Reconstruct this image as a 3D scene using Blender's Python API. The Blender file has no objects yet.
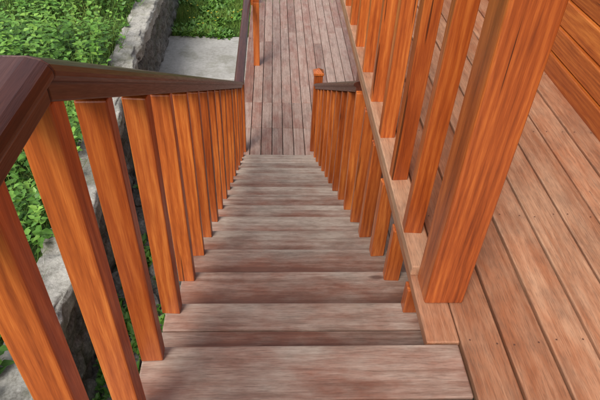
import bpy, math, random, bmesh
import numpy as np
from mathutils import Vector, Matrix, noise
random.seed(7); rng=np.random.default_rng(7)
scene=bpy.context.scene
def link(o,parent=None):
    scene.collection.objects.link(o)
    if parent: o.parent=parent
    return o
def empty(name):
    e=bpy.data.objects.new(name,None); e.empty_display_size=.2
    return link(e)

# ---------------------------------------------------------------- materials
def newmat(name):
    m=bpy.data.materials.new(name); m.use_nodes=True
    nt=m.node_tree; nt.nodes.clear()
    out=nt.nodes.new('ShaderNodeOutputMaterial'); b=nt.nodes.new('ShaderNodeBsdfPrincipled')
    nt.links.new(b.outputs[0],out.inputs[0])
    return m,nt,b,out
class N:
    def __init__(s,nt): s.nt=nt
    def n(s,t,**k):
        x=s.nt.nodes.new(t)
        for a,v in k.items(): setattr(x,a,v)
        return x
    def l(s,a,b): s.nt.links.new(a,b)
    def attr(s,name): return s.n('ShaderNodeAttribute',attribute_name=name)
    def mapping(s,vec,scale=(1,1,1)):
        m=s.n('ShaderNodeMapping'); s.l(vec,m.inputs[0]); m.inputs['Scale'].default_value=scale; return m.outputs[0]
    def noise(s,vec,scale,detail=4,rough=.55,dist=0):
        x=s.n('ShaderNodeTexNoise'); s.l(vec,x.inputs['Vector']); x.inputs['Scale'].default_value=scale
        x.inputs['Detail'].default_value=detail; x.inputs['Roughness'].default_value=rough; x.inputs['Distortion'].default_value=dist
        return x.outputs['Fac']
    def rings(s,vec,scale,dist,dscale):
        x=s.n('ShaderNodeTexWave',wave_type='RINGS',rings_direction='X'); s.l(vec,x.inputs['Vector'])
        x.inputs['Scale'].default_value=scale; x.inputs['Distortion'].default_value=dist; x.inputs['Detail'].default_value=1.5
        x.inputs['Detail Scale'].default_value=dscale; return x.outputs['Fac']
    def vor(s,vec,scale,feature='F1'):
        x=s.n('ShaderNodeTexVoronoi',feature=feature); s.l(vec,x.inputs['Vector']); x.inputs['Scale'].default_value=scale; return x
    def ramp(s,fac,stops):
        r=s.n('ShaderNodeValToRGB'); s.l(fac,r.inputs[0]); e=r.color_ramp.elements
        while len(e)<len(stops): e.new(.5)
        for i,(p,c) in enumerate(stops):
            e[i].position=p; e[i].color=(c,c,c,1) if isinstance(c,float) else (*c,1)
        return r.outputs[0]
    def mix(s,fac,a,b,mode='MIX'):
        m=s.n('ShaderNodeMix',data_type='RGBA',blend_type=mode)
        for v,i in ((fac,0),(a,6),(b,7)):
            if hasattr(v,'links'): s.l(v,m.inputs[i])
            else: m.inputs[i].default_value=v if i==0 else (*v,1)
        return m.outputs[2]
    def math(s,op,a,b=None,clamp=False):
        m=s.n('ShaderNodeMath',operation=op,use_clamp=clamp)
        for v,i in ((a,0),(b,1)):
            if v is None: continue
            if hasattr(v,'links'): s.l(v,m.inputs[i])
            else: m.inputs[i].default_value=v
        return m.outputs[0]
    def bump(s,h,strength,dist,bsdf):
        b=s.n('ShaderNodeBump'); b.inputs['Strength'].default_value=strength; b.inputs['Distance'].default_value=dist
        s.l(h,b.inputs['Height']); s.l(b.outputs[0],bsdf.inputs['Normal'])

def varnished(name,cl,cm,cd,rough=.32,coat=.3,knotcol=(.15,.035,.010),knots=True,rw=.09):
    m,nt,b,_=newmat(name); q=N(nt)
    g=q.attr('g').outputs['Vector']; rnd=q.attr('rnd').outputs['Fac']
    ring=q.rings(q.mapping(g,(.20,1,1)),17,9,.5)
    figure=q.noise(q.mapping(g,(1.5,24,24)),1,4,.62,.6)
    fine=q.noise(q.mapping(g,(12,270,270)),1,3,.7)
    f=q.math('ADD',q.math('MULTIPLY',figure,.58),q.math('MULTIPLY',fine,.38))
    f=q.math('ADD',f,q.math('MULTIPLY',q.math('SUBTRACT',ring,.5),rw))
    col=q.ramp(f,[(.32,cl),(.47,cm),(.66,cd)])
    if knots:
        v=q.vor(q.mapping(g,(2.8,7,7)),1)
        sep=q.n('ShaderNodeSeparateColor'); q.l(v.outputs['Color'],sep.inputs[0])
        gate=q.math('GREATER_THAN',sep.outputs[0],.5)
        col=q.mix(q.math('MULTIPLY',q.math('MULTIPLY',q.ramp(v.outputs['Distance'],[(.08,1.0),(.28,0.0)]),gate),.45),col,cd)
        k=q.math('MULTIPLY',q.ramp(v.outputs['Distance'],[(.05,1.0),(.11,0.0)]),gate)
        col=q.mix(q.math('MULTIPLY',k,.75),col,knotcol)
    cr=q.ramp(q.noise(q.mapping(g,(1.4,60,60)),1,1,.4),[(.73,0.0),(.745,1.0)])
    col=q.mix(q.math('MULTIPLY',cr,.8),col,(.03,.008,.004))
    col=q.mix(1.0,col,q.ramp(rnd,[(0,(.72,.62,.55)),(.5,(1.,1.,1.)),(1,(1.15,1.17,1.14))]),'MULTIPLY')
    q.l(col,b.inputs['Base Color'])
    q.l(q.ramp(fine,[(.2,rough-.06),(.8,rough+.2)]),b.inputs['Roughness'])
    b.inputs['Coat Weight'].default_value=coat; b.inputs['Coat Roughness'].default_value=.25
    q.bump(fine,.3,.0014,b)
    return m
def weathered(name,red,red2,grey,grey2,wear=.5,rough=.5,lo=.46,hi=.80,var=(.80,1.16),rw=.10,painted_shade=.6):
    m,nt,b,_=newmat(name); q=N(nt)
    g=q.attr('g').outputs['Vector']; rnd=q.attr('rnd').outputs['Fac']; wr=q.attr('wear').outputs['Fac']  # wear, plus the painted shade towards tread backs
    ring=q.rings(q.mapping(g,(.20,1,1)),13,9,.5)
    gr=q.noise(q.mapping(g,(2.6,38,38)),1,4,.7,.5)
    fine=q.noise(q.mapping(g,(20,300,300)),1,3,.65)
    blot=q.noise(q.mapping(g,(3.6,8,8)),1,5,.68)
    gs=q.math('ADD',q.math('MULTIPLY',gr,.88),q.math('MULTIPLY',ring,rw))
    base=q.mix(q.ramp(gs,[(.34,0.0),(.62,1.0)]),red2,red)
    gcol=q.mix(q.ramp(gs,[(.32,0.0),(.60,1.0)]),grey2,grey)
    a=q.math('ADD',q.math('MULTIPLY',blot,.95),q.math('MULTIPLY',gs,.30))
    a=q.math('ADD',a,q.math('MULTIPLY',q.math('SUBTRACT',wr,.5),.50))
    a=q.math('ADD',a,q.math('MULTIPLY',q.math('SUBTRACT',rnd,.5),.16))
    col=q.mix(q.ramp(a,[(lo,0.0),(hi,wear)]),base,gcol)
    col=q.mix(q.math('MULTIPLY',q.ramp(fine,[(.47,0.0),(.66,1.0)]),.42),col,(.09,.055,.04))
    dirt=q.ramp(q.noise(q.mapping(g,(5,9,9)),1,5,.7),[(.48,0.0),(.68,1.0)])
    col=q.mix(q.math('MULTIPLY',dirt,.34),col,(.12,.085,.065))
    # low wear values paint shade into tread colour under the nosing above
    shade_mask=q.ramp(q.math('ADD',wr,q.math('MULTIPLY',q.math('SUBTRACT',blot,.5),.25)),[(.05,1.0),(.42,0.0)])
    col=q.mix(q.math('MULTIPLY',shade_mask,painted_shade),col,(.10,.055,.040))
    v=q.vor(q.mapping(g,(2.2,5.5,5.5)),1); sep=q.n('ShaderNodeSeparateColor'); q.l(v.outputs['Color'],sep.inputs[0])
    k=q.math('MULTIPLY',q.ramp(v.outputs['Distance'],[(.04,1.0),(.09,0.0)]),q.math('GREATER_THAN',sep.outputs[0],.5))
    col=q.mix(q.math('MULTIPLY',k,.7),col,(.08,.035,.025))
    cr=q.ramp(gr,[(.725,0.0),(.74,1.0)])
    col=q.mix(q.math('MULTIPLY',cr,.8),col,(.04,.02,.016))
    col=q.mix(1.0,col,q.ramp(rnd,[(0,(var[0],)*3),(1,(var[1],)*3)]),'MULTIPLY')
    q.l(col,b.inputs['Base Color'])
    q.l(q.math('ADD',q.math('MULTIPLY',blot,.35),rough-.15),b.inputs['Roughness'])
    b.inputs['Specular IOR Level'].default_value=.45
    q.bump(gs,.4,.002,b)
    return m
M_orange=varnished('varnished_pine',(.66,.205,.042),(.46,.108,.020),(.22,.040,.009))
M_post=varnished('varnished_pine_post',(.54,.150,.031),(.37,.082,.017),(.17,.033,.008),.30,.4)
M_wall=varnished('varnished_siding',(.66,.225,.045),(.49,.130,.023),(.24,.048,.010),.33,.25)
M_rail=varnished('dark_varnish',(.12,.037,.019),(.080,.022,.012),(.035,.010,.006),.33,.25,(.012,.004,.003),False,.06)
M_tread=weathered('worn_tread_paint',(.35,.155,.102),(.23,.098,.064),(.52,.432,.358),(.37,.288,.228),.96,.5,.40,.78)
M_deck=weathered('worn_deck_paint',(.49,.205,.102),(.35,.132,.062),(.57,.365,.235),(.43,.245,.145),.75,.45,.5,.88,(.82,1.12),.06,.3)
M_deck2=weathered('worn_terrace_paint',(.39,.178,.125),(.28,.115,.080),(.52,.39,.325),(.39,.265,.21),.88,.48,.44,.78,(.80,1.14),.05,.3)
M_stringer=weathered('stained_stringer',(.22,.07,.04),(.12,.04,.022),(.25,.17,.13),(.14,.09,.07),.5,.6)
def simple(name,c,rough=.6,metal=0):
    m,nt,b,_=newmat(name); q=N(nt)
    tc=q.n('ShaderNodeTexCoord').outputs['Object']
    f=q.noise(tc,30,3); q.l(q.mix(f,tuple(x*.6 for x in c),tuple(min(1,x*1.3) for x in c)),b.inputs['Base Color'])
    b.inputs['Roughness'].default_value=rough; b.inputs['Metallic'].default_value=metal
    return m
M_screw=simple('screw_metal',(.16,.08,.06),.5,.3)
def rocky(name,stops,scale,bs=.6,bd=.02,moss=None,rough=.9):
    m,nt,b,_=newmat(name); q=N(nt)
    tc=q.n('ShaderNodeTexCoord').outputs['Object']
    n1=q.noise(tc,scale,5,.65); n2=q.noise(tc,scale*9,4,.7)
    f=q.math('ADD',q.math('MULTIPLY',n1,.55),q.math('MULTIPLY',n2,.45))
    col=q.ramp(f,stops)
    if moss:
        mm=q.ramp(q.noise(tc,2.1,4,.7),[(.52,0.0),(.64,1.0)]); col=q.mix(q.math('MULTIPLY',mm,moss[1]),col,moss[0])
    q.l(col,b.inputs['Base Color']); b.inputs['Roughness'].default_value=rough
    b.inputs['Specular IOR Level'].default_value=.25
    q.bump(f,bs,bd,b)
    return m
M_cap=rocky('weathered_concrete',[(.36,(.20,.19,.16)),(.5,(.42,.405,.36)),(.64,(.60,.58,.53))],5.,.9,.016,((.12,.125,.06),.5))
M_slab=rocky('concrete_slab',[(.35,(.30,.29,.26)),(.5,(.42,.41,.38)),(.66,(.52,.51,.48))],2.2,.5,.008,((.19,.19,.13),.4))
M_gravel=rocky('dirty_gravel',[(.35,(.07,.065,.055)),(.5,(.17,.16,.14)),(.66,(.33,.31,.27))],5.,.9,.03,((.06,.10,.025),.7),.95)
M_stone=rocky('wall_stone',[(.36,(.07,.065,.058)),(.5,(.18,.17,.15)),(.64,(.36,.34,.31))],4,.8,.02,((.08,.10,.045),.45),.9)
def soil():
    m,nt,b,_=newmat('meadow_ground'); q=N(nt)
    tc=q.n('ShaderNodeTexCoord').outputs['Object']
    a=q.noise(tc,.7,4,.6); c=q.noise(tc,26,4,.7)
    col=q.mix(q.ramp(a,[(.35,0.0),(.65,1.0)]),(.040,.095,.016),(.080,.155,.028))
    col=q.mix(q.ramp(c,[(.45,0.0),(.7,1.0)]),col,(.03,.05,.012))
    q.l(col,b.inputs['Base Color']); b.inputs['Roughness'].default_value=.95
    q.bump(c,.9,.06,b); return m
M_soil=soil()
def leafmat(name,stops,rough=.5):
    m,nt,b,out=newmat(name); q=N(nt)
    rnd=q.attr('rnd').outputs['Fac']; g=q.attr('g').outputs['Vector']
    col=q.ramp(rnd,stops)
    sep=q.n('ShaderNodeSeparateXYZ'); q.l(g,sep.inputs[0])
    rib=q.ramp(q.math('ABSOLUTE',sep.outputs[1]),[(0.0,1.0),(.12,0.0)])
    col=q.mix(q.math('MULTIPLY',rib,.45),col,(.20,.34,.08))
    q.l(col,b.inputs['Base Color']); b.inputs['Roughness'].default_value=rough
    return m
M_leaf=leafmat('nettle_leaf',[(0,(.035,.105,.014)),(.5,(.10,.25,.032)),(1,(.23,.42,.06))])
M_grass=leafmat('grass_blade',[(0,(.06,.14,.018)),(.6,(.17,.31,.045)),(1,(.33,.38,.09))],.6)
M_flower=simple('yellow_petal',(.75,.55,.03),.6)

# ---------------------------------------------------------------- mesh accumulators
class Acc:
    def __init__(s): s.v=[];s.f=[];s.g=[];s.r=[];s.w=[]
    def box(s,c,size,axes=None,grain=0,rnd=None,wear=.5,wy=(0,0)):
        A=axes if axes else (Vector((1,0,0)),Vector((0,1,0)),Vector((0,0,1)))
        A=[Vector(a) for a in A]; c=Vector(c); o=len(s.v)
        off=Vector((random.uniform(0,20),random.uniform(.05,.6),random.uniform(.05,.6)))
        r=random.random() if rnd is None else rnd
        for k in range(8):
            d=[(.5 if k>>i&1 else -.5)*size[i] for i in range(3)]
            s.v.append(c+A[0]*d[0]+A[1]*d[1]+A[2]*d[2])
            s.g.append(off+Vector((d[grain],d[(grain+1)%3],d[(grain+2)%3]))); s.r.append(r); s.w.append(wear+(wy[1] if k>>1&1 else wy[0]))
        for f in ((0,2,3,1),(4,5,7,6),(0,1,5,4),(2,6,7,3),(0,4,6,2),(1,3,7,5)): s.f.append([o+i for i in f])
    def sweep(s,pts,prof,rnd=.5,wear=.5):
        o=len(s.v); n=len(prof); L=0
        off=Vector([random.uniform(1,20) for _ in range(3)])
        for i,p in enumerate(pts):
            if i: L+=(Vector(p)-Vector(pts[i-1])).length
            for dx,dz in prof:
                s.v.append(Vector(p)+Vector((dx,0,dz))); s.g.append(off+Vector((L,dx,dz))); s.r.append(rnd); s.w.append(wear)
        for i in range(len(pts)-1):
            for j in range(n):
                a=o+i*n+j; b=o+i*n+(j+1)%n; s.f.append([a,b,b+n,a+n])
        s.f.append([o+j for j in range(n)][::-1]); e=o+(len(pts)-1)*n; s.f.append([e+j for j in range(n)])
    def pyramid(s,c,w,h1,h2):
        s.box((c[0],c[1],c[2]+h1/2),(w,w,h1),grain=2); o=len(s.v)
        off=Vector((5,5,5)); z=c[2]+h1
        q=w/2-.006
        for p in ((-q,-q,0),(q,-q,0),(q,q,0),(-q,q,0),(0,0,h2)):
            s.v.append(Vector((c[0]+p[0],c[1]+p[1],z+p[2]-.001*(p[2]==0)))); s.g.append(off+Vector((p[2],p[0],p[1])));s.r.append(.5);s.w.append(.5)
        for f in ((0,1,4),(1,2,4),(2,3,4),(3,0,4)): s.f.append([o+i for i in f])
    def obj(s,name,mat,parent=None,bevel=.003,seg=2):
        me=bpy.data.meshes.new(name); me.from_pydata([tuple(v) for v in s.v],[],s.f); me.update()
        at=me.attributes.new('g','FLOAT_VECTOR','POINT'); at.data.foreach_set('vector',np.array([tuple(x) for x in s.g],dtype=np.float32).ravel())
        at=me.attributes.new('rnd','FLOAT','POINT'); at.data.foreach_set('value',np.array(s.r,dtype=np.float32))
        at=me.attributes.new('wear','FLOAT','POINT'); at.data.foreach_set('value',np.array(s.w,dtype=np.float32))  # wear, plus the painted shade towards tread backs
        me.materials.append(mat); o=bpy.data.objects.new(name,me); link(o,parent)
        bm=bmesh.new(); bm.from_mesh(me); bmesh.ops.recalc_face_normals(bm,faces=bm.faces); bm.to_mesh(me); bm.free()
        if bevel:
            b=o.modifiers.new('bevel','BEVEL'); b.width=bevel; b.segments=seg; b.limit_method='ANGLE'; b.angle_limit=math.radians(40)
        return o

# ---------------------------------------------------------------- dimensions
G=.30; R=.1641; NB=15
XL=-.3826; XR=.5898; XB=-.3537; HB=.8575
ZD=-NB*R; ZG=ZD-.16
XW=1.55; XE=.4936

# ================= staircase =================
st=empty('wooden_staircase')
T=Acc(); screws=Acc()
def screw(x,y,z):
    o=len(screws.v)
    for k in range(8):
        a=k*math.pi/4; screws.v.append(Vector((x+.0032*math.cos(a),y+.0032*math.sin(a),z+.0012)));screws.g.append(Vector((0,0,0)));screws.r.append(.5);screws.w.append(.5)
    screws.f.append([o+k for k in range(8)])
for n in range(1,NB):
    z=-n*R; w=.48+.32*min(1,n/5)+random.uniform(-.12,.10)
    x0=XL+.003; x1=XR-.004
    yf=n*G
    halfs=(.122,.194) if n==1 else (.206,.110)
    ya_=yf
    for k in range(2):
        half=halfs[k]; yc=ya_-half/2; ya_-=half+.004
        j=random.uniform(-.004,.004)  # fronts worn lighter; low values at the back paint shade into the colour
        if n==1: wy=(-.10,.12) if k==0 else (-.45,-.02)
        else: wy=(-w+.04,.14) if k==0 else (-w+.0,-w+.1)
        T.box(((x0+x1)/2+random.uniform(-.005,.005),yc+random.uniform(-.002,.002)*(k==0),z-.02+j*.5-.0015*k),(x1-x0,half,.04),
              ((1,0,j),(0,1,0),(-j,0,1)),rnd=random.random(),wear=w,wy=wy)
y=0
for k in range(12):
    wd=.188 if k==0 else .16
    T.box(((XL-.14*(k>1)+XR-.004)/2,y-wd/2,-.02),(XR-.004-(XL-.14*(k>1)),wd-.005,.04),rnd=.3+random.uniform(-.1,.2),wear=.36,wy=((-.06,.22) if k==0 else (0,0)))
    y-=wd
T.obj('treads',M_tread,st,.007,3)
S=Acc()
sl=Vector((0,G,-R)).normalized(); nrm=Vector((0,R,G)).normalized()
Ls=(Vector((0,NB*G,-NB*R))).length
for x in (XL+.04,XR-.055):
    c=Vector((x,NB*G/2-.10,-NB*R/2-.40)); S.box(c,(.045,Ls-.5,.24),((1,0,0),sl,nrm),grain=1)
for n in range(0,NB):
    S.box(((XL+XR)/2,n*G-.045,-n*R-.04-(R-.04)/2),(XR-XL-.02,.022,R-.045),grain=0)
S.obj('stringers_and_risers',M_stringer,st,.004)

# ================= left railing =================
lr=empty('stair_railing')
B=Acc(); bw=.064; bd=.047
def baluster(acc,x,y,z0,z1,w=bw,d=bd):
    tx,ty=random.uniform(-.006,.006),random.uniform(-.006,.006)
    up=Vector((tx,ty,1)).normalized()
    tw=random.uniform(-.07,.07)
    ax=Vector((math.cos(tw),math.sin(tw),0)); ay=up.cross(ax).normalized(); ax=ay.cross(up).normalized()
    acc.box((x,y,(z0+z1)/2),(w,d,z1-z0),(ax,ay,up),grain=2)
YM=-.30; ZM=HB-YM*R/G
for n in range(0,NB): baluster(B,XB,n*G-.03,-n*R,-n*R+HB+.02)
for k in range(1,8):
    yy=-.03-k*.235; baluster(B,XB,yy,0,min(ZM,HB-yy*R/G)+.012)
B.obj('balusters',M_orange,lr,.004)
prof=[(-.052,.050),(-.047,.060),(-.038,.067),(-.02,.072),(.02,.072),(.038,.067),(.047,.060),(.052,.050),(.052,.042),(.046,.035),(.037,.031),(.037,0),(-.037,0),(-.037,.031),(-.046,.035),(-.052,.042)]
H=Acc()
yb=(NB-1)*G; zl=HB-(yb+.1)*R/G
H.sweep([(XB,-2.6,ZM),(XB,YM-.002,ZM)],prof,.5)
H.sweep([(XB,YM,ZM),(XB,yb+.1,zl)],prof,.45)
H.sweep([(XB,yb+.102,zl),(XB,9.3,zl)],prof,.6)
H.obj('handrail',M_rail,lr,.003,2)
P=Acc()
for (x,y) in ((XB+.0,NB*G+.02),(-.235,6.78),(XB,9.2)):
    P.box((x,y,(ZD+zl)/2),(.09,.09,zl-ZD),grain=2)
P.box((-.235,6.78,zl+.162),(.09,.09,.32),grain=2); P.pyramid((-.235,6.78,zl+.322),.11,.025,.04)
P.obj('posts',M_orange,lr,.005)

# ================= right stair railing (below the deck) =================
rr=empty('stair_railing')
B=Acc(); xr=.512
for n in range(1,NB):
    top=-n*R+HB+.02
    baluster(B,xr,n*G-.03,-n*R,min(top,-.042),.064,.048)
B.obj('balusters',M_orange,rr,.004)
H=Acc(); y0=(HB+.115)*G/R; H.sweep([(xr,y0,HB-y0*R/G),(xr,NB*G-.02,HB-(NB*G-.02)*R/G)],prof,.5); H.obj('handrail',M_rail,rr,.003)
P=Acc(); zt=HB-NB*G*R/G+.16
P.box((xr,NB*G+.05,(ZD+zt)/2),(.095,.095,zt-ZD),grain=2); P.pyramid((xr,NB*G+.05,zt),.115,.03,.045)
P.obj('newel_post',M_orange,rr,.005)

# ================= upper deck =================
ud=empty('wooden_deck')
D=Acc(); sc=Acc(); screws=sc
DY1=6.2
x=XR+.002; wd=.142; i=0
D.box((XE+.047,(DY1+.003)/2,-.02),(.105,DY1-.003,.04),grain=1,rnd=.4,wear=.5)
joints=[99,2.9,99,-1.9,3.6,99,1.9,99]
while x<XW+.05:
    jn=joints[i%8]
    segs=((-3.2,DY1),) if jn>90 else ((-3.2,jn-.002),(jn+.002,DY1))
    for (a,b) in segs:
        j=random.uniform(-.002,.002)
        D.box((x+wd/2,(a+b)/2,-.02+j),(wd-.010,b-a,.04),((1,0,random.uniform(-.010,.010)),(0,1,0),(0,0,1)),grain=1,wear=.52+random.uniform(-.15,.25))
    yy=-3
    while yy<DY1:
        for dx in (.03,wd-.03): screw(x+dx+random.uniform(-.004,.004),yy+random.uniform(-.012,.012),.0025)
        yy+=.6
    x+=wd; i+=1
D.obj('boards',M_deck,ud,.005,3)
sc.obj('screws',M_screw,ud,0)
F=Acc()
F.box((XE+.088,DY1/2+.1,-.14),(.04,DY1-.2,.19),grain=1)
yy=-3.0
while yy<DY1:
    F.box(((XR+XW)/2+.06,yy,-.13),(XW-XR+.1,.05,.17),grain=0); yy+=.6
F.box((XE+1.28,DY1+.02,-.135),(2.3,.04,.19),grain=0)
for y_ in (1.6,3.9,DY1-.2): F.box((1.25,y_,(ZG-.22)/2),(.12,.12,-ZG-.23),grain=2)
F.obj('beams',M_stringer,ud,.004)

# ================= deck balustrade =================
dr=empty('deck_balustrade')
B=Acc()
y=.47
while y<DY1-.3:
    baluster(B,XE+.03,y,.045,1.14,.066,.05); y+=.315
B.obj('balusters',M_orange,dr,.004)
P=Acc()
P.box((.575,.215,.575),(.132,.122,1.15),grain=2,rnd=.55)
P.box((XE+.05,DY1-.15,.575),(.125,.125,1.15),grain=2)
P.obj('posts',M_post,dr,.009,3)
Rl=Acc()
Rl.box((XE+.035,(.28+DY1-.22)/2,.0245),(.085,DY1-.5,.045),grain=1,rnd=.7,wear=.8)
Rl.obj('bottom_rail',M_deck,dr,.004)
H=Acc(); H.sweep([(.545,.1,1.15),(.545,DY1,1.15)],prof,.5); H.obj('handrail',M_rail,dr,.003)

# ================= lower deck =================
ld=empty('wooden_deck')
D=Acc(); sc=Acc(); screws=sc
xl=-.40; x=xl; wd=.134; i=0
y0=NB*G-.27
while x<2.2:
    cuts=[y0,5.02,5.66]+([7.9+random.uniform(-.4,.4)] if i%3 else [])+[9.6]
    if x>XR+.1: cuts=[2.4]+cuts[1:]
    for a,b in zip(cuts[:-1],cuts[1:]):
        D.box((x+wd/2,(a+b)/2,ZD-.02+random.uniform(-.001,.001)),(wd-.008,b-a-.007,.04),grain=1,wear=.54+random.uniform(-.15,.25))
        for yy in (a+.05,b-.05): screw(x+.03,yy,ZD+.002); screw(x+wd-.03,yy,ZD+.002)
    x+=wd; i+=1
D.obj('boards',M_deck2,ld,.004); sc.obj('screws',M_screw,ld,0)
F=Acc(); F.box((xl+.02,(y0+9.6)/2+.02,ZD-.10),(.04,9.6-y0,.115),grain=1)
yy=y0+.1
while yy<9.5: F.box(((xl+2.2)/2+.03,yy,ZD-.095),(2.5,.05,.10),grain=0); yy+=.5
F.obj('beams',M_stringer,ld,.004)

# ================= house =================
hs=empty('wooden_house')
W=Acc(); z=-.02; bh=.145; i=0
while z<2.75:
    j=random.uniform(2.5,5)
    for a,b in ((-3.2,j),(j+.003,DY1+.3)):
        W.box((XW+.03,(a+b)/2,z+bh/2),(.045,b-a,bh-.006),(Vector((1,0,.10)).normalized(),(0,1,0),Vector((-.10,0,1)).normalized()),grain=1)
    z+=bh; i+=1
W.obj('siding',M_wall,hs,.007,3)
C=Acc(); C.box((XW+2.18,1.55,(2.75+ZG)/2),(4.0,DY1+3.4,2.75-ZG),grain=2)
C.obj('wall_core',M_stringer,hs,0)
Rf=Acc()
for sgn in (-1,1):
    ax=Vector((1,0,-sgn*.45)).normalized()
    Rf.box((XW+2.2+sgn*1.35,1.55,3.35),(3.1,DY1+3.9,.08),(ax,(0,1,0),Vector((sgn*.45,0,1)).normalized()),grain=0)
Rf.obj('roof',simple('roof_sheet',(.12,.05,.04),.5),hs,.01)

# ================= retaining wall =================
rw=empty('retaining_wall')
def xwall(y): return -1.58-.042*(y-1)+.03*math.sin(y*.9)
ZC=-1.62
def gridmesh(name,us,vs,fn,mat,parent=None,smooth=True):
    vv=[fn(u,v) for u in us for v in vs]; nv=len(vs)
    ff=[(i*nv+j,(i+1)*nv+j,(i+1)*nv+j+1,i*nv+j+1) for i in range(len(us)-1) for j in range(nv-1)]
    me=bpy.data.meshes.new(name); me.from_pydata(vv,[],ff); me.update()
    if smooth: me.shade_smooth()
    me.materials.append(mat); o=bpy.data.objects.new(name,me); return link(o,parent)
CW=.17
prf=[]
for k in range(8): prf.append((-CW,-.16+.16*k/8))
for k in range(14): prf.append((-CW+2*CW*k/14,0))
for k in range(9): prf.append((CW,-.16*k/8))
def capf(u,v):
    dx,dz=prf[int(v)]
    p=Vector((xwall(u)+dx,u,ZC+dz)); n=noise.noise_vector(p*5)*.020+noise.noise_vector(p*19)*.014
    ed=.022 if abs(dx)>CW-.02 and dz>-.02 else 0
    br=max(0,noise.noise(Vector((u*2.3,3.1*(1 if dx>0 else -1),0)))-.10)*.16
    if abs(dx)>CW*.6: p.x-=math.copysign(br,dx); p.z-=br*.5
    cr=.035*max(0,1-abs((u*.71+.1*math.sin(u*7))%1-.5)*45)
    return tuple(p+n+Vector((-math.copysign(ed,dx),0,-ed*.5-cr)))
gridmesh('cap',np.arange(-3,13,.03),list(range(len(prf))),capf,M_cap,rw)
def facef(u,v):
    p=Vector((xwall(u)+CW-.045,u,v)); q=Vector((0,u*3.6,v*5.2)) 
    d,pts=noise.voronoi(q+noise.noise_vector(q*.8)*.35)
    e=min(1,(d[1]-d[0])*2.6); p.x+=.06*(e**.5)-.045+.02*noise.noise(q*3)+.02*noise.noise(pts[0]*7)
    return tuple(p)
gridmesh('stone_face',np.arange(-3,13,.03),np.arange(ZG-.05,ZC-.10,.03),facef,M_stone,rw)

# ================= terrain =================
def terr(name,x0,x1,y0,y1,step,fz,mat):
    return gridmesh(name,np.arange(x0,x1+1e-6,step),np.arange(y0,y1+1e-6,step),lambda a,b:(a,b,fz(a,b)),mat)
gridmesh('ground',[-400,-60,-20,-8,0,8,20,60,400],[-400,-60,-20,-8,0,8,20,60,400],lambda a,b:(a,b,ZG-.12),M_soil)
def zgar(x,y): 
    t=max(0,(-x-1.6)); return ZC-.12+.05*min(t,9)+.05*noise.noise(Vector((x*.7,y*.7,0)))
def xg(u,y): return xwall(y)-CW*.8-u
gridmesh('garden_bed',np.concatenate([np.arange(0,9,.25),[9.5]]),np.arange(-4,13.01,.25),lambda u,y:(xg(u,y),y,zgar(xg(u,y),y) if u<9.2 else ZG-.3),M_soil)
terr('gravel_yard',-1.9,3.0,-4,6.5,.06,lambda a,b:ZG-.03+.035*noise.noise(Vector((a*3,b*3,0)))+.02*noise.noise(Vector((a*14,b*14,0))),M_gravel)
SL=Acc(); SL.box((-1.06,7.28,ZG-.02),(1.42,1.5,.12),grain=0)
SL.obj('concrete_path',M_slab,None,.012,3)
terr('grass_verge',-1.9,2.8,8.04,13,.2,lambda a,b:ZG-.0+.03*noise.noise(Vector((a,b,0))),M_soil)
RK=[];RF=[]
bm=bmesh.new(); bmesh.ops.create_icosphere(bm,subdivisions=2,radius=1); iv=[v.co.copy() for v in bm.verts]; jf=[[v.index for v in f.verts] for f in bm.faces]; bm.free()
for k in range(520):
    px=random.uniform(-1.45,-.5); py=random.uniform(-2.5,6.3)
    if random.random()<.55: px=-1.45+abs(random.gauss(0,.22))
    s=random.uniform(.015,.05) if random.random()<.7 else random.uniform(.06,.14)
    o=len(RK); rot=Matrix.Rotation(random.uniform(0,6),3,'Z'); sc3=Vector((1,random.uniform(.6,1),random.uniform(.45,.75))); sd=Vector([random.uniform(0,50)]*3)
    for v in iv:
        q=v*(1+.35*noise.noise(v*1.3+sd)); q=Vector((q.x*sc3.x,q.y*sc3.y,q.z*sc3.z))*s
        RK.append(tuple(rot@q+Vector((px,py,ZG-.02+s*.2))))
    RF+= [[o+i for i in f] for f in jf]
me=bpy.data.meshes.new('rubble_stones'); me.from_pydata(RK,[],RF); me.materials.append(M_stone); link(bpy.data.objects.new('rubble_stones',me))

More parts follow.
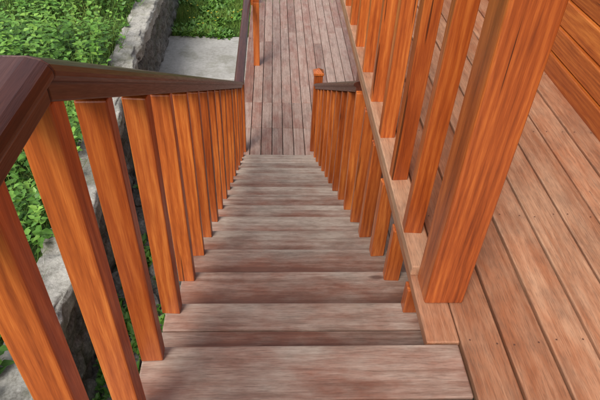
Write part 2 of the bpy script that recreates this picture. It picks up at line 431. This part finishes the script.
# ================= vegetation =================
def leaf_mesh(name,P,D,U,L,Wd,rnd,mat,parent=None,blade=False):
    D=D/np.linalg.norm(D,axis=1,keepdims=True); S=np.cross(D,U); S/=np.linalg.norm(S,axis=1,keepdims=True)+1e-9; U=np.cross(S,D)
    n=len(P); L=L[:,None]; Wd=Wd[:,None]
    if blade: tpl=[(0,.5,0),(.5,.45,.0),(1,0,-.12),(1,0,-.12),(.5,-.45,0),(0,-.5,0)]
    else: tpl=[(0,0,0),(.28,1,.25),(.68,.62,.12),(1,0,-.12),(.68,-.62,.12),(.28,-1,.25)]
    V=np.zeros((n,6,3)); Gc=np.zeros((n,6,3))
    for i,(a,b,c) in enumerate(tpl):
        V[:,i]=P+D*L*a+S*Wd*b+U*(Wd*c if not blade else L*c); Gc[:,i]=[a,b,c]
    if blade: F=(np.arange(n)[:,None,None]*6+np.array([[0,1,4,5],[1,2,3,4]])).reshape(-1,4)
    else: F=(np.arange(n)[:,None,None]*6+np.array([[0,1,2,3],[0,3,4,5]])).reshape(-1,4)
    me=bpy.data.meshes.new(name); me.vertices.add(n*6); me.vertices.foreach_set('co',V.ravel())
    me.loops.add(F.size); me.loops.foreach_set('vertex_index',F.ravel().astype(np.int32))
    me.polygons.add(len(F)); me.polygons.foreach_set('loop_start',np.arange(0,F.size,4,dtype=np.int32))
    me.update(calc_edges=True)
    at=me.attributes.new('g','FLOAT_VECTOR','POINT'); at.data.foreach_set('vector',Gc.astype(np.float32).ravel())
    at=me.attributes.new('rnd','FLOAT','POINT'); at.data.foreach_set('value',np.repeat(rnd,6).astype(np.float32))
    me.materials.append(mat); o=bpy.data.objects.new(name,me); link(o,parent); return o
A_=lambda q:np.array([tuple(v) for v in q],dtype=float)
def nettles(n,yr,ur,hr,ls,name):
    P=[];D=[];U=[];L=[];W=[];C=[]
    for k in range(n):
        y=random.uniform(*yr); u=ur[0]+(ur[1]-ur[0])*random.random()
        x=xg(u,y)
        dn=noise.noise(Vector((x*.9,y*.9,4)))
        if dn<-.22 and random.random()<.6: continue
        h=random.uniform(*hr)*(1+.8*dn); z=zgar(x,y)
        lean=Vector((random.gauss(.0,.13)+(.22 if u<.35 else 0),random.gauss(0,.13),1)); a=random.uniform(0,6.28); base=random.random()*.6+.25*(dn+.4)
        nodes=max(3,int(h/.06))
        for j in range(nodes):
            t=(j+1)/nodes; p=Vector((x,y,z))+lean*(h*t); a+=1.57+random.gauss(0,.2)
            for s in (0,math.pi):
                if random.random()<.12: continue
                dr=-.35+.65*t+random.gauss(0,.22)
                d=Vector((math.cos(a+s),math.sin(a+s),dr)); l=random.uniform(*ls)*(1.2-.5*t)
                P.append(p);D.append(d);U.append((random.gauss(0,.25),random.gauss(0,.25),1));L.append(l);W.append(l*random.uniform(.24,.38))
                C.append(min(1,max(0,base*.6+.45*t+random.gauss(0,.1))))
    return leaf_mesh(name,A_(P),A_(D),A_(U),np.array(L),np.array(W),np.array(C),M_leaf)
nettles(7000,(-2.5,11.5),(.0,6.2),(.22,.55),(.05,.11),'nettle_patch')
def grass(n,fxy,fz,hr,name):
    P=np.zeros((n,3))
    for k in range(n):
        x,y=fxy(); P[k]=(x,y,fz(x,y)-.01)
    D=np.stack([rng.normal(0,.4,n),rng.normal(0,.4,n),np.ones(n)],1); U=np.stack([rng.normal(0,1,n),rng.normal(0,1,n),np.zeros(n)],1)
    pn=np.array([noise.noise(Vector((p[0]*2.2,p[1]*2.2,3))) for p in P])
    L=rng.uniform(hr[0],hr[1],n)*(1+.8*pn); return leaf_mesh(name,P,D,U,L,rng.uniform(.004,.009,n),np.clip(rng.normal(.5,.2,n)+.5*pn,0,1),M_grass,blade=True)
grass(30000,lambda:(random.uniform(-1.75,-.2) if random.random()<.8 else random.uniform(-.2,2.6),random.uniform(8.02,12)),lambda x,y:ZG,(.06,.18),'grass')
def gx():
    y=random.uniform(-2,12); return xg(random.random()**1.3*6.5,y),y
grass(30000,gx,zgar,(.14,.42),'grass')
def weeds(n,name,spots):
    P=[];D=[];U=[];L=[];W=[];C=[]
    for k in range(n):
        x,y,z=spots()
        if noise.noise(Vector((x*1.3,y*1.3,9)))<.02: continue
        b=random.random()
        for j in range(random.randint(7,14)):
            a=random.uniform(0,6.28); l=random.uniform(.04,.10); d=Vector((math.cos(a),math.sin(a),random.uniform(.1,1.2)))
            P.append((x+random.gauss(0,.02),y+random.gauss(0,.02),z-.01+random.random()*.06));D.append(d);U.append((0,0.1,1));L.append(l);W.append(l*.28);C.append(b*.7+random.random()*.3)
    leaf_mesh(name,A_(P),A_(D),A_(U),np.array(L),np.array(W),np.array(C),M_leaf)
def s1():
    y=random.uniform(-2,6.4); return ((xwall(y)+CW+.03+abs(random.gauss(0,.16))) if random.random()<.6 else random.uniform(-1.4,-.55)),y,ZG
weeds(900,'weeds',s1)
weeds(900,'weeds',lambda:(random.uniform(-1.7,-.3),random.uniform(7.95,11),ZG+.03))
P=[];D=[]
for k in range(70):
    if k<26: c=(random.uniform(-1.6,-.35),random.uniform(8.1,10),ZG+.16)
    else:
        y=random.uniform(-1,10); x=xg(random.uniform(0,4),y); c=(x,y,zgar(x,y)+.42)
    for j in range(10):
        a=j*.628; P.append(c); D.append((math.cos(a),math.sin(a),.25))
nP=len(P)
leaf_mesh('dandelion_flowers',A_(P),A_(D),np.tile(np.array([[0,0,1.]]),(nP,1)),np.full(nP,.018),np.full(nP,.005),np.full(nP,.5),M_flower)

# ================= camera =================
ro=.0486; pi_=.7026; ya=.0673
fw=Vector((math.sin(ya)*math.cos(pi_),math.cos(ya)*math.cos(pi_),-math.sin(pi_)))
rt=Vector((math.cos(ya),-math.sin(ya),0)); up=rt.cross(fw)
r2=rt*math.cos(ro)+up*math.sin(ro); u2=-rt*math.sin(ro)+up*math.cos(ro)
cd=bpy.data.cameras.new('camera'); cd.lens=553.73/600*36; cd.sensor_width=36; cd.clip_start=.02; cd.clip_end=2000
co=link(bpy.data.objects.new('camera',cd))
m=Matrix((r2,u2,-fw)).transposed().to_4x4(); m.translation=Vector((0,-1.0124,1.4432)); co.matrix_world=m
scene.camera=co

# ================= light =================
el=math.radians(48); az=math.radians(-150)
w=bpy.data.worlds.new('World'); scene.world=w; w.use_nodes=True; nt=w.node_tree
bg=nt.nodes['Background']; sk=nt.nodes.new('ShaderNodeTexSky'); sk.sky_type='NISHITA'; sk.sun_disc=False
sk.sun_elevation=el; sk.sun_rotation=az; sk.air_density=1.0; sk.dust_density=4.0; sk.ozone_density=1.0
hs_=nt.nodes.new('ShaderNodeHueSaturation'); hs_.inputs['Saturation'].default_value=.5; hs_.inputs['Value'].default_value=1.2
nt.links.new(sk.outputs[0],hs_.inputs['Color']); nt.links.new(hs_.outputs[0],bg.inputs[0]); bg.inputs[1].default_value=.15
sd=bpy.data.lights.new('sun','SUN'); sd.energy=2.05; sd.angle=math.radians(22); sd.color=(1,.96,.90)
so=link(bpy.data.objects.new('sun',sd))
dirv=Vector((math.sin(az)*math.cos(el),math.cos(az)*math.cos(el),math.sin(el)))
so.rotation_euler=dirv.to_track_quat('Z','Y').to_euler(); so.location=(-5,-5,8)
scene.view_settings.view_transform='Standard'; scene.view_settings.look='None'; scene.view_settings.exposure=0
